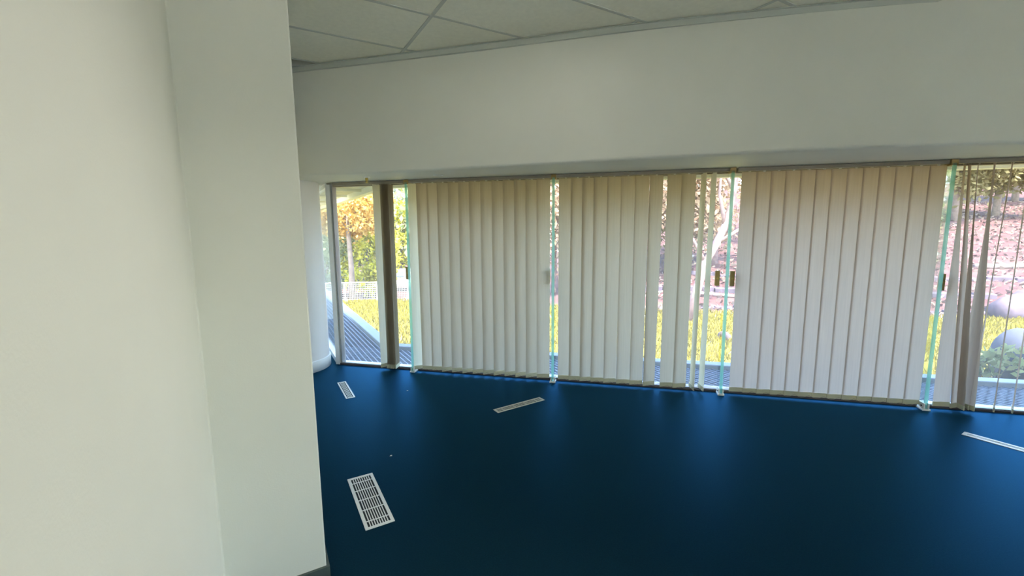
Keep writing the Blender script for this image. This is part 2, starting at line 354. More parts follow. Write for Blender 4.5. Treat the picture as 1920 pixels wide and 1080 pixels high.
# unseen spot lamp added to brighten the left wall
wp = G(2.6, 0.75); ww = empty('fill_spot', (wp.x, wp.y, CEIL)); tag(ww, 'unseen spot lamp added in the ceiling to brighten the left wall', 'downlight')
MB().lathe((0, 0, 0), [(0.085, -0.001), (0.085, -0.005), (0.075, -0.010), (0.065, -0.006), (0.062, -0.001)], 28, cap=False).build('trim_ring', M['white_metal'], ww, local=True, smooth=True)
MB().lathe((0, 0, 0), [(0.062, -0.002), (0.055, -0.006), (0.03, -0.004), (0.001, -0.003)], 24).build('lamp_lens', M['cream_metal'], ww, local=True)
wd = bpy.data.lights.new('fill_spot_lamp', 'SPOT'); wlo = bpy.data.objects.new('fill_spot_lamp', wd); COL.objects.link(wlo); wlo.parent = ww; wlo.location = (0, 0, -0.06)
wd.energy = 42; wd.spot_size = math.radians(62); wd.spot_blend = 1.0; wd.shadow_soft_size = 0.05; wd.color = (1.0, 0.96, 0.88)
wt = G(-0.2, 0.8); wlo.rotation_euler = (Vector((wt.x, wt.y, 0.35)) - Vector((wp.x, wp.y, CEIL - 0.06))).to_track_quat('-Z', 'Y').to_euler()
# round column beside the side return
ce = empty('round_column', (-2.45, 4.75, 0)); tag(ce, 'white round column at the left end of the glazing, beside the door frame', 'column')
MB().lathe((0, 0, 0), [(0.38, 0.0), (0.38, HEAD)], 48).build('shaft', M['paint_col'], ce, smooth=True, local=True).modifiers.new('es', 'EDGE_SPLIT')
MB().lathe((0, 0, 0), [(0.381, 0.0), (0.392, 0.0), (0.392, 0.115), (0.388, 0.122), (0.381, 0.122)], 48, cap=False).build('skirting', M['white_metal'], ce, smooth=True, local=True)

# ------------------------------------------------------------------ glazing
def pane_bay(name, s0, s1, extra=None):
    e = empty(name, P3(L((s0 + s1) / 2, 0.12), 0), ANG_L); struct(e); w = (s1 - s0) / 2
    MB().box((0, 0, 1.01), (w - 0.006, 0.006, 0.985)).build('pane', M['glass'], e, local=True)
    MB().box((0, 0.0, 0.012), (w, 0.045, 0.012)).build('sill', M['alum'], e, local=True)
    MB().box((0, -0.052, 0.009), (w, 0.007, 0.009)).build('sill_gasket', M['dark_sill'], e, local=True)
    MB().box((0, 0.0, 1.995), (w, 0.03, 0.02)).build('head_channel', M['rail'], e, local=True)
    return e
b0 = pane_bay('window_1', S_CORNER, FINS[0])
for i in range(4): pane_bay('window_%d' % (i + 2), FINS[i], FINS[i + 1])
pane_bay('window_6', FINS[4], 4.93)
# white frame posts of the corner light
MB().box((-(FINS[0] - S_CORNER) / 2 + 0.03, -0.01, 1.0), (0.028, 0.05, 1.0)).build('frame_post', M['white_metal'], b0, local=True, bevel=0.004)
MB().box((-(FINS[0] - S_CORNER) / 2 + 0.072, -0.015, 1.0), (0.008, 0.035, 1.0)).build('door_stop', M['alum'], b0, local=True)
# side return running away from the room along the grid
rt = empty('window_7', P3(G(0.718, 6.6), 0), ANG_G); struct(rt)
MB().box((0, 0, 1.01), (0.006, 1.36, 0.985)).build('pane', M['glass'], rt, local=True)
MB().box((0, 0, 0.03), (0.03, 1.38, 0.03)).build('sill', M['white_metal'], rt, local=True)
MB().box((0, 0, 1.995), (0.03, 1.38, 0.02)).build('head_channel', M['white_metal'], rt, local=True)

fin_labels = ['green glass fin beside the open stacked blind, leftmost of the four fins',
              'green glass fin in the narrow gap between the first and second wide blinds',
              'green glass fin in the wide gap with two bronze clamps beside it',
              'green glass fin at right beside the bunched twisted blind slats',
              'green glass fin beyond the right edge of the view']
for i, s in enumerate(FINS):
    p = L(s, 0.0); e = empty('glass_fin', P3(p, 0), ANG_L); tag(e, fin_labels[i], 'glass fin', 'glass fins bracing the window wall')
    MB().box((0, 0.055, 1.0), (0.0095, 0.055, 0.98)).build('fin_blade', M['fin'], e, local=True)
    MB().box((0, -0.006, 1.0), (0.0125, 0.004, 0.985)).build('polished_edge', M['fin_edge'], e, local=True)
    fb = MB(); fb.box((0, 0.02, 0.006), (0.028, 0.045, 0.006)); fb.box((-0.016, 0.02, 0.03), (0.005, 0.04, 0.03)); fb.box((0.016, 0.02, 0.03), (0.005, 0.04, 0.03))
    fo = fb.build('foot_bracket', M['white_metal'], e, local=True)
    bo = MB(); bo.tube([(-0.026, 0.005, 0.035), (0.026, 0.005, 0.035)], 0.006, 8); bo.build('bolt', M['black'], fo, local=True)
    tb = MB(); tb.box((0, 0.03, 1.99), (0.022, 0.04, 0.022)); tb.build('head_bracket', M['patch'], e, local=True)
    for sx in ((-1,), (-1,), (-1, 1), (1,), (-1, 1))[i]:
        c = MB().box((sx * 0.062, 0.088, 1.055), (0.019, 0.016, 0.068)).build('patch_clamp', M['patch'], e, local=True, bevel=0.004)
        MB().tube([(sx * 0.062, 0.066, 1.055), (sx * 0.062, 0.073, 1.055)], 0.008, 8).build('screw', M['brass'], c, local=True)

# ------------------------------------------------------------------ vertical blinds
Z0, Z1 = 0.03, 1.975
def slat_mesh(st, sb, tht, thb, wid=0.127, rows=14, cols=4, curve=0.006, off=0.03):
    vs = []; fs = []
    for r in range(rows + 1):
        f = r / rows; z = Z1 + (Z0 - Z1) * f
        g = f * f * (3 - 2 * f)
        s = st + (sb - st) * f; th = math.radians(tht + (thb - tht) * g)
        for c in range(cols + 1):
            x = (c / cols - 0.5) * wid; y = curve * (1 - (2 * c / cols - 1) ** 2)
            vs.append((s + x * math.cos(th) - y * math.sin(th), off + x * math.sin(th) + y * math.cos(th), z))
    for r in range(rows):
        for c in range(cols): fs.append((r * (cols + 1) + c, (r + 1) * (cols + 1) + c, (r + 1) * (cols + 1) + c + 1, r * (cols + 1) + c + 1))
    return vs, fs
def blind(label, s0, s1, slats, m, chains=True, weights=True, wcol=None):
    e = empty('vertical_blind', P3(L(0, 0), 0), ANG_L)       # local x = distance along the glass, y = outwards
    tag(e, label, 'blind', 'vertical blinds along the window wall')
    MB().box(((s0 + s1) / 2, 0.03, 1.996), ((s1 - s0) / 2, 0.02, 0.014)).build('headrail', M['rail'], e, local=True)
    prev = None
    for q in slats:
        st, sb, a, b = q[:4]
        mb = MB(); mb.add(*slat_mesh(st, sb, a, b)); sl = mb.build('slat', q[4] if len(q) > 4 else m, e, smooth=True, local=True)
        th = math.radians(b); ax = ((math.cos(th), math.sin(th), 0), (-math.sin(th), math.cos(th), 0), (0, 0, 1))
        c = Vector((sb, 0.03, 0.048)); nrm = Vector(ax[1])
        MB().box(c + nrm * 0.003, (0.0625, 0.0045, 0.019), ax).build('bottom_weight', wcol or M['weight'] if weights else m, sl, local=True)
        MB().box((st, 0.03, 1.979), (0.008, 0.006, 0.006)).build('carrier_hook', M['cream_metal'], sl, local=True)
        k = Vector((sb, 0.03, 0)) - nrm * 0.006
        if chains and prev is not None and 0.03 < abs(sb - prev[0]) < 0.16:
            pts = []
            for j in range(7):
                t = j / 6; pts.append(((prev[0] + (sb - prev[0]) * t), -0.04 + (prev[1] * 0), 0.066 - 0.02 * (1 - (2 * t - 1) ** 2)))
            MB().tube(pts, 0.0012, 5).build('bead_chain', M['chain'], e, local=True)
        prev = (sb, k.y)
    return e
rr = lambda a: random.uniform(-a, a)
# stacked open blind beside the door frame
st = [(-2.622, -2.618, 60, 56, M['slat_lit'])] + [(-2.572 + 0.0155 * k, -2.574 + 0.0155 * k, 96 + rr(3), 96 + rr(4)) for k in range(7)]
blind('open vertical blind drawn into a narrow bundle of slats beside the door frame', -3.15, -2.33, st, M['slat'], chains=False)
b2 = [(-2.215, -2.222, 30, 34, M['slat_lit'])]
for k in range(12):
    s = -2.125 + k * (1.24 / 11)
    a = 37 + rr(3)
    if k == 0: a = 6
    if k == 1: a = 14
    if k == 11: a = 8
    b2.append((s + rr(0.004), s + rr(0.003), a + rr(3), a + 3))
blind('closed cream vertical blind in the left wide bay, left edge slat turned to the light', -2.27, -0.80, b2, M['slat'])
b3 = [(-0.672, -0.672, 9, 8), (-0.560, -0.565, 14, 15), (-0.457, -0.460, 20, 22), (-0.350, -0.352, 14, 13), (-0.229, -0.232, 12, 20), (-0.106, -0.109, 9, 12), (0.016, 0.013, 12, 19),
      (0.138, 0.130, 20, 32), (0.290, 0.290, 12, 10), (0.408, 0.402, 14, 20), (0.530, 0.512, 101, 100, M['slat_lit']), (0.612, 0.592, 99, 101, M['slat_lit'])]
blind('cream vertical blind in the middle bay with slats parted and two turned edge on', -0.77, 0.735, b3, M['slat'])
b4 = []
for k in range(13):
    s = 0.892 + k * (1.34 / 12); a = 6.5 + rr(1.5)
    if k == 2: a = 9
    b4.append((s + rr(0.0015), s + rr(0.001), a + rr(1.5), a))
blind('closed vertical blind in the right wide bay with a straight row of pale bottom weights', 0.80, 2.295, b4, M['slat_pale'])
b5 = [(2.402, 2.442, 54, 6), (2.432, 2.545, 50, 28), (2.488, 2.560, 56, 92), (2.590, 2.612, 60, 108), (2.700, 2.640, 58, 50), (2.812, 2.80, 56, 56), (2.93, 2.92, 56, 56)]
blind('vertical blind at far right with twisted slats bunched together at the bottom', 2.34, 3.83, b5, M['slat_pale'], chains=False)

# ------------------------------------------------------------------ floor vents
def floor_vent(label, corners, long_n, cross_n, m, rim=0.014):
    cs = [Vector(c) for c in corners]; c = sum(cs, Vector((0, 0))) / 4
    lx = ((cs[2] - cs[1]).length + (cs[3] - cs[0]).length) / 4; ly = ((cs[1] - cs[0]).length + (cs[3] - cs[2]).length) / 4
    d = (cs[2] - cs[1]) + (cs[3] - cs[0]); e = empty('floor_vent', (c.x, c.y, 0), math.atan2(d.y, d.x)); tag(e, label, 'floor vent', 'air vents set in the carpet')
    f = MB()
    for s in (-1, 1):
        f.box((0, s * (ly - rim / 2), 0.0018), (lx, rim / 2, 0.0018)); f.box((s * (lx - rim / 2), 0, 0.0018), (rim / 2, ly - rim, 0.0018))
    f.build('frame', m, e, local=True)
    MB().box((0, 0, 0.0006), (lx - rim, ly - rim, 0.0004)).build('duct_opening', M['black'], e, local=True)
    iy = ly - rim; ix = lx - rim
    me = MB().box((0, 0, 0), (ix, min(0.0030, iy / (long_n + 1) * 0.40), 0.0008)).mesh('slat'); me.materials.append(m)
    for k in range(long_n):
        o = link('slat', me, None, e); o.location = (0, -iy + 2 * iy * (k + 1) / (long_n + 1), 0.0022)
    if cross_n:
        me = MB().box((0, 0, 0), (0.0035, iy, 0.0007)).mesh('cross_bar'); me.materials.append(m)
        xs = cross_n
        for x in xs:
            o = link('cross_bar', me, None, e); o.location = (ix * x, 0, 0.0021)
floor_vent('large white slatted floor vent nearest the viewer, by the white wall edge', [(-1.009, 2.489), (-0.883, 2.569), (-0.621, 2.110), (-0.746, 2.032)], 8, (-0.80, -0.44, -0.03, 0.38, 0.80), M['white_metal'], 0.017)
floor_vent('small white slatted floor vent on the bright carpet near the column', [(-1.750, 4.212), (-1.681, 4.257), (-1.437, 3.834), (-1.502, 3.790)], 4, (), M['white_metal'], 0.013)
floor_vent('slim tan floor vent in the middle of the carpet before the left wide blind', [(-0.164, 3.526), (-0.125, 3.460), (0.281, 3.727), (0.243, 3.797)], 2, tuple(-0.75 + 0.5 * k for k in range(4)), M['cream_metal'], 0.016)
floor_vent('slim white floor vent running out of view at the right', [(3.261, 3.019), (3.323, 3.060), (3.588, 2.632), (3.526, 2.588)], 2, (), M['white_metal'], 0.022)
for (x, y, lab) in ((-1.005, 3.98, 'tiny white scrap on the carpet near the window'), (-0.83, 2.77, 'tiny white scrap on the carpet beyond the large vent')):
    o = MB().add([(x, y, 0.001), (x + 0.016, y + 0.004, 0.001), (x + 0.013, y + 0.013, 0.004), (x + 0.002, y + 0.010, 0.002), (x + 0.007, y + 0.006, 0.006)], [(0, 1, 4), (1, 2, 4), (2, 3, 4), (3, 0, 4), (3, 2, 1, 0)]).build('paper_scrap', M['paper']); tag(o, lab, 'scrap', 'scraps on the carpet')

# soffit fittings
e = empty('downlight', (-0.68, 4.20, HEAD)); tag(e, 'small round recessed downlight in the soffit above the left wide blind', 'downlight')
MB().lathe((0, 0, 0), [(0.052, -0.001), (0.052, -0.004), (0.047, -0.008), (0.040, -0.006), (0.038, -0.001)], 24, cap=False).build('trim_ring', M['white_metal'], e, local=True, smooth=True)
MB().lathe((0, 0, 0), [(0.039, -0.002), (0.02, -0.001), (0.001, -0.0008)], 24).build('lamp_recess', M['cream_metal'], e, local=True)
e = empty('fire_sprinkler', (-1.39, 4.32, HEAD)); tag(e, 'brass fire sprinkler head hanging from the soffit near the open bundled blind', 'sprinkler')
MB().lathe((0, 0, 0), [(0.032, 0.0), (0.030, -0.006), (0.012, -0.008)], 20).build('escutcheon', M['white_metal'], e, local=True)
MB().lathe((0, 0, 0), [(0.012, -0.006), (0.012, -0.026), (0.007, -0.030), (0.005, -0.050)], 14).build('body', M['brass'], e, local=True)
MB().lathe((0, 0, 0), [(0.014, -0.052), (0.016, -0.055), (0.003, -0.057)], 14).build('deflector', M['brass'], e, local=True)
for sx in (-1, 1): MB().tube([(sx * 0.010, 0, -0.026), (sx * 0.014, 0, -0.038), (sx * 0.006, 0, -0.052)], 0.002, 6).build('frame_arm', M['brass'], e, local=True)

# ------------------------------------------------------------------ outside of the building
struct(MB().prism([G(-0.7, -4.8), G(6.8, -4.8), L(5.2, 0.3), L(S_CORNER - 0.05, 0.3), G(0.95, 8.3), G(-0.7, 8.3)], 3.05, 3.25).build('roof', M['roof']))
KI, KO = 0.86, 1.0          # main kerb offsets from the fin line
UI, UO = 1.32, 1.47         # side kerb in grid coordinates
def cross_LG(off, u):       # point on L(.,off) with grid coordinate u
    a = F0.dot(U) + off * N.dot(U); return (u - a) / T.dot(U)
ev = [L(5.4, 0.18), L(5.4, 1.12), L(cross_LG(1.12, 1.5), 1.12), G(1.5, 12.5), G(0.75, 12.5), G(0.75, P0.dot(W)), L(cross_LG(0.18, 0.75), 0.18)]
eav = empty('roof_eave', P3(L(0, 0.6), 2.08), 0); tag(eav, 'flat roof eave with pale edge beams overhanging the outside walkway', 'eave')
MB().prism(ev, 2.13, 2.25).build('lining', M['eave'], eav)
mbk = MB(); mbk.prism([L(5.4, 1.04), L(5.4, 1.14), L(cross_LG(1.14, 1.52), 1.14), L(cross_LG(1.04, 1.42), 1.04)], 2.045, 2.28); mbk.build('edge_beam', M['eave_beam'], eav)
mbk = MB(); mbk.prism([G(1.42, 12.5), G(1.52, 12.5), L(cross_LG(1.14, 1.52), 1.14), L(cross_LG(1.04, 1.42), 1.04)], 2.045, 2.28); mbk.build('edge_beam', M['eave_beam'], eav)
for s in (-2.9, -1.5, 0.0, 1.5, 3.0, 4.5):
    a, b = L(s, 0.2), L(s - 0.35, 1.04); d = (b - a).normalized(); q = Vector((-d.y, d.x)) * 0.025
    MB().prism([a - q, b - q, b + q, a + q], 2.09, 2.13).build('rafter', M['eave_beam'], eav)
for w in (5.8, 7.0, 8.2, 9.4, 10.6):
    MB().prism([G(0.76, w), G(1.42, w), G(1.42, w + 0.05), G(0.76, w + 0.05)], 2.09, 2.13).build('rafter', M['eave_beam'], eav)

dk = empty('walkway_grating', P3(L(0, 0.5), -0.05), 0); tag(dk, 'blue grey metal grating walkway running outside along the glass wall', 'walkway')
MB().prism([L(5.2, 0.165), L(5.2, KI), L(cross_LG(KI, UI), KI), G(UI, 12.0), G(0.76, 12.0), G(0.76, P0.dot(W) + 0.02), L(cross_LG(0.165, 0.76), 0.165)], -0.30, -0.09).build('deck_tray', M['undercroft'], dk)
bars = MB()
for k in range(120):                                        # bearing bars laid along the grid direction
    u = 0.80 + k * 0.055
    s0 = cross_LG(0.17, u); s1 = cross_LG(KI, u)
    if s0 > 5.1: break
    if u < UI - 0.02:
        a = L(s0, 0.17); b = G(u, 12.0)
    else: a = L(s0, 0.17); b = L(s1, KI)
    d = b - a
    bars.box(((a.x + b.x) / 2, (a.y + b.y) / 2, -0.04), (0.006, d.length / 2, 0.018), ((U.x, U.y, 0), (W.x, W.y, 0), (0, 0, 1)))
bars.build('bearing_bars', M['grate'], dk)['kind'] = 'stuff'
rods = MB()
for off in [0.20 + 0.045 * k for k in range(15)]:
    a = L(cross_LG(off, 0.79), off); b = L(5.1, off); d = (b - a); c = (a + b) / 2
    rods.box((c.x, c.y, -0.03), (d.length / 2, 0.004, 0.006), AX_L)
rods.build('cross_rods', M['grate'], dk)['kind'] = 'stuff'

struct(MB().prism([L(5.3, KI), L(5.3, KO), L(cross_LG(KO, UO), KO), G(UO, 12.2), G(UI, 12.2), L(cross_LG(KI, UI), KI)], -0.6, 0.02).build('trim_3', M['kerb'], bevel=0.01))

# ground
def ground_z(x, y):
    v = np.stack([np.asarray(x) - F0.x, np.asarray(y) - F0.y], -1); off = v @ np.array(N); s = v @ np.array(T)
    z = -0.45 - 0.10 * np.clip(off - 1, 0, 16)
    k = np.clip((s + 6) / 9, 0, 1); k = k * k * (3 - 2 * k)
    far = np.maximum(0, off - 17)
    z = z + k * far * 0.15 - (1 - k) * np.clip(far, 0, 14) * 0.08
    return z + 0.05 * np.sin(x * 1.3 + 0.7 * y) * np.cos(y * 0.9) + 0.12 * np.sin(x * 0.23) * np.sin(y * 0.31)
def gz(x, y): return float(ground_z(np.array(x), np.array(y)))
ns, no = 110, 110
ss = np.concatenate([np.linspace(-45, 70, ns)]); oo = 0.9 + (np.linspace(0, 1, no) ** 1.7) * 90
SS, OO = np.meshgrid(ss, oo); XX = F0.x + SS * T.x + OO * N.x; YY = F0.y + SS * T.y + OO * N.y; ZZ = ground_z(XX, YY)
me = bpy.data.meshes.new('ground'); verts = np.stack([XX, YY, ZZ], -1).reshape(-1, 3)
faces = [(j * ns + i, j * ns + i + 1, (j + 1) * ns + i + 1, (j + 1) * ns + i) for j in range(no - 1) for i in range(ns - 1)]
me.from_pydata(verts.tolist(), [], faces); me.polygons.foreach_set('use_smooth', [True] * len(me.polygons))
gm = bpy.data.materials.new('lawn_and_leaf_litter'); gm.use_nodes = True; nt = gm.node_tree; bs = nt.nodes['Principled BSDF']; bs.inputs['Roughness'].default_value = 0.9; bs.inputs['Specular IOR Level'].default_value = 0.1
tc = nt.nodes.new('ShaderNodeTexCoord'); dot = nt.nodes.new('ShaderNodeVectorMath'); dot.operation = 'DOT_PRODUCT'; dot.inputs[1].default_value = (N.x, N.y, 0)
nzb = nt.nodes.new('ShaderNodeTexNoise'); nzb.inputs['Scale'].default_value = 0.35; nzb.inputs['Detail'].default_value = 6
ad = nt.nodes.new('ShaderNodeMath'); ad.operation = 'MULTIPLY_ADD'; ad.inputs[1].default_value = 6.0
mr = nt.nodes.new('ShaderNodeMapRange'); mr.inputs['From Min'].default_value = 21.0; mr.inputs['From Max'].default_value = 24.0
g1 = nt.nodes.new('ShaderNodeTexNoise'); g1.inputs['Scale'].default_value = 1.1; g1.inputs['Detail'].default_value = 8
r1 = nt.nodes.new('ShaderNodeValToRGB'); r1.color_ramp.elements[0].position = 0.35; r1.color_ramp.elements[1].position = 0.65
r1.color_ramp.elements[0].color = (0.094, 0.083, 0.014, 1); r1.color_ramp.elements[1].color = (0.151, 0.122, 0.019, 1)
r2 = nt.nodes.new('ShaderNodeValToRGB'); r2.color_ramp.elements[0].position = 0.35; r2.color_ramp.elements[1].position = 0.65
r2.color_ramp.elements[0].color = (0.054, 0.023, 0.025, 1); r2.color_ramp.elements[1].color = (0.090, 0.045, 0.041, 1)
mx = nt.nodes.new('ShaderNodeMix'); mx.data_type = 'RGBA'
for n_ in (nzb, g1): nt.links.new(tc.outputs['Object'], n_.inputs['Vector'])
nt.links.new(tc.outputs['Object'], dot.inputs[0]); nt.links.new(nzb.outputs['Fac'], ad.inputs[0]); nt.links.new(dot.outputs['Value'], ad.inputs[2]); nt.links.new(ad.outputs[0], mr.inputs['Value'])
nt.links.new(g1.outputs['Fac'], r1.inputs[0]); nt.links.new(g1.outputs['Fac'], r2.inputs[0]); nt.links.new(mr.outputs[0], mx.inputs['Factor']); nt.links.new(r1.outputs[0], mx.inputs['A']); nt.links.new(r2.outputs[0], mx.inputs['B']); nt.links.new(mx.outputs['Result'], bs.inputs['Base Color'])
struct(link('ground', me, gm))

def leaf_mesh(name, centers, size, m, parent=None, flat=0.0, aspect=0.55):
    k = len(centers); d1 = RNG.normal(size=(k, 3)); d1 /= np.linalg.norm(d1, axis=1)[:, None]
    d2 = np.cross(d1, RNG.normal(size=(k, 3))); d2 /= np.linalg.norm(d2, axis=1)[:, None]
    sz = (size * RNG.uniform(0.6, 1.4, k))[:, None]
    v = np.stack([centers - d1 * sz, centers + d2 * sz * aspect, centers + d1 * sz, centers - d2 * sz * aspect], 1).reshape(-1, 3).astype(np.float32)
    me = bpy.data.meshes.new(name); me.vertices.add(4 * k); me.loops.add(4 * k); me.polygons.add(k)
    me.vertices.foreach_set('co', v.ravel()); me.loops.foreach_set('vertex_index', np.arange(4 * k, dtype=np.int32)); me.polygons.foreach_set('loop_start', np.arange(0, 4 * k, 4, dtype=np.int32)); me.polygons.foreach_set('loop_total', np.full(k, 4, np.int32))
    me.update(); at = me.attributes.new('rnd', 'FLOAT', 'FACE'); at.data.foreach_set('value', RNG.uniform(0, 1, k).astype(np.float32))
    o = link(name, me, m, parent); o['kind'] = 'stuff'; return o
def clusters(c, r, n, nclump):
    cc = RNG.normal(size=(nclump, 3)); cc /= np.linalg.norm(cc, axis=1)[:, None]; cc *= (RNG.uniform(0.25, 1, nclump) ** 0.5)[:, None] * np.array(r)
    idx = RNG.integers(0, nclump, n); p = RNG.normal(size=(n, 3)) * np.array(r) * 0.17
    return np.array(c) + cc[idx] + p, np.array(c) + cc
def tree(label, x, y, height, rad, m_leaf, m_bark, nleaf, leaf, group, lean=(0, 0), crown_frac=0.6, nbr=7, trunk=None):
    z = gz(x, y) - 0.1; e = empty('tree', (x, y, z)); tag(e, label, 'tree', group)
    cz = height * (1 - crown_frac / 2); r = (rad, rad, height * crown_frac / 2)
    pts, cl = clusters((lean[0], lean[1], cz), r, nleaf, 26)
    tr = trunk or height * 0.022
    path = [(0, 0, 0), (lean[0] * 0.25 + rr(0.1), lean[1] * 0.25, cz * 0.4), (lean[0] * 0.7, lean[1] * 0.7 + rr(0.1), cz * 0.8), (lean[0], lean[1], cz * 1.15)]
    MB().tube(path, [tr * 1.25, tr, tr * 0.75, tr * 0.3], 9).build('trunk', m_bark, e, smooth=True, local=True)
    for k in range(nbr):
        t = 0.45 + 0.5 * k / nbr; a = Vector(path[1]).lerp(Vector(path[3]), t); b = Vector(cl[k]); mid = a.lerp(b, 0.5) + Vector((rr(0.2), rr(0.2), 0.25))
        MB().tube([a, mid, b], [tr * 0.5, tr * 0.33, tr * 0.1], 6).build('branch', m_bark, e, smooth=True, local=True)
    leaf_mesh('foliage', pts, leaf, m_leaf, e)
    return e
LM = {'orange': mat_leaf('autumn_orange_leaves', [(0.440, 0.229, 0.051), (0.546, 0.334, 0.090), (0.546, 0.405, 0.154)]),
      'yellow': mat_leaf('yellow_green_leaves', [(0.362, 0.347, 0.023), (0.535, 0.479, 0.027), (0.569, 0.528, 0.099)]),
      'green': mat_leaf('pale_green_leaves', [(0.195, 0.240, 0.105), (0.315, 0.345, 0.150), (0.390, 0.390, 0.210)]),
      'grey': mat_leaf('grey_green_leaves', [(0.180, 0.225, 0.180), (0.285, 0.323, 0.270), (0.375, 0.390, 0.345)]),
      'rose': mat_leaf('dry_rose_leaves', [(0.230, 0.144, 0.103), (0.322, 0.218, 0.149), (0.345, 0.265, 0.184)]),
      'olive': mat_leaf('olive_gold_leaves', [(0.130, 0.110, 0.050), (0.210, 0.180, 0.075), (0.260, 0.220, 0.110)])}
def at_px(px, depth): k = (px - 960) / 815; return (k * depth, depth)
GT = 'trees in the garden outside'
def tpx(label, px, depth, *a, **k):
    x, y = at_px(px, depth); return tree(label, x, y, *a, GT, **k)
tpx('tall orange autumn tree behind the white fence', 660, 21.6, 6.0, 2.0, LM['orange'], M['bark'], 7000, 0.10, crown_frac=0.5)
tpx('bright yellow green bushy tree just behind the white fence', 692, 24.5, 4.4, 1.6, LM['yellow'], M['bark'], 5200, 0.11, crown_frac=0.85)
tpx('pale green tree at the left behind the fence, seen past the door frame', 636, 24, 5.2, 1.8, LM['green'], M['bark'], 5000, 0.11, crown_frac=0.85)
tpx('grey green tree above the white car, seen right of the stacked blind', 752, 36, 12, 3.4, LM['grey'], M['bark'], 7000, 0.17, crown_frac=0.7)
tpx('low yellow green tree behind the white car, right of the stacked blind', 757, 33, 6.0, 2.2, LM['yellow'], M['bark'], 5000, 0.13, crown_frac=0.85)
tpx('broad green tree farthest back behind the autumn tree', 655, 40, 12, 5.5, LM['green'], M['bark'], 9000, 0.2, crown_frac=0.85)
tpx('grey green tree beyond the walkway end, seen through the side pane', 606, 30, 9, 3.2, LM['grey'], M['bark'], 6000, 0.16, crown_frac=0.9)
tpx('dense green tree behind the left wide blind', 860, 36, 11, 5.5, LM['green'], M['bark'], 7000, 0.2, crown_frac=0.85)
tpx('rosy dry tree seen through the narrow gap by the second fin', 1040, 26, 9, 3.6, LM['rose'], M['bark_pink'], 7000, 0.15, crown_frac=0.85)
tpx('olive tree hidden mostly by the middle blind', 1150, 30, 9.5, 4.0, LM['olive'], M['bark'], 7000, 0.16, crown_frac=0.85)
tpx('rosy dry tree seen through the slit in the middle blind', 1250, 26, 9, 3.4, LM['rose'], M['bark_pink'], 7000, 0.15, crown_frac=0.8)
tpx('rosy leafed tree on the slope behind the leaning pink trunk', 1335, 28, 9.5, 3.6, LM['rose'], M['bark_pink'], 8000, 0.15, crown_frac=0.85)
tpx('olive gold tree on the slope behind the right wide blind', 1500, 34, 11, 4.5, LM['olive'], M['bark'], 7000, 0.18, crown_frac=0.7)
tpx('slim olive tree on the hill seen just right of the last fin', 1775, 40, 10.5, 3.6, LM['olive'], M['bark'], 9000, 0.24, crown_frac=0.72)
tpx('olive gold tree with dark trunk on the hilltop between twisted slats', 1848, 42, 11, 4.0, LM['olive'], M['bark'], 10000, 0.24, crown_frac=0.72)
tpx('olive gold tree with dark trunk at the right edge of the view', 1910, 40, 10.5, 4.0, LM['olive'], M['bark'], 10000, 0.24, crown_frac=0.72)
tpx('dark trunked olive tree farthest back on the right hill', 1880, 52, 12, 6.0, LM['olive'], M['bark'], 12000, 0.30, crown_frac=0.8)
# leaning pink gum with forked trunk
x, y = at_px(1318, 15.0); z = gz(x, y) - 0.1
e = empty('tree', (x, y, z)); tag(e, 'smooth pink gum tree with leaning forked trunk in the wide gap', 'tree', GT)
k = 15.0 / 815
trunk = [(-0.45, 0, 0), (-0.2, 0, 1.2), (0.05, 0, 2.1), (0.38, 0, 2.75), (0.68, 0.1, 3.3), (0.90, 0.1, 4.2), (0.98, 0.1, 5.0), (1.3, 0.2, 6.5)]
MB().tube(trunk, [0.17, 0.15, 0.14, 0.13, 0.12, 0.10, 0.08, 0.03], 12).build('trunk', M['bark_pink'], e, smooth=True, local=True)
for br in ([(0.68, 0.1, 3.3), (0.55, 0.05, 3.9), (0.40, 0, 4.4), (0.42, 0, 5.2), (0.2, 0, 6.4)], [(0.95, 0.1, 4.4), (0.75, 0.1, 4.85), (0.62, 0.1, 5.0), (0.3, 0.1, 5.4)], [(0.38, 0, 2.75), (0.9, -0.1, 3.1), (1.5, -0.1, 3.5), (2.0, 0, 4.2)], [(0.05, 0, 2.1), (-0.4, 0.1, 2.9), (-0.9, 0, 3.5), (-1.2, 0, 4.6)]):
    MB().tube(br, [0.07, 0.06, 0.045, 0.03, 0.015][:len(br)], 8).build('branch', M['bark_pink'], e, smooth=True, local=True)
pts, _ = clusters((0.4, 0.3, 6.6), (2.6, 2.2, 1.5), 3200, 26); leaf_mesh('foliage', pts, 0.085, LM['rose'], e)

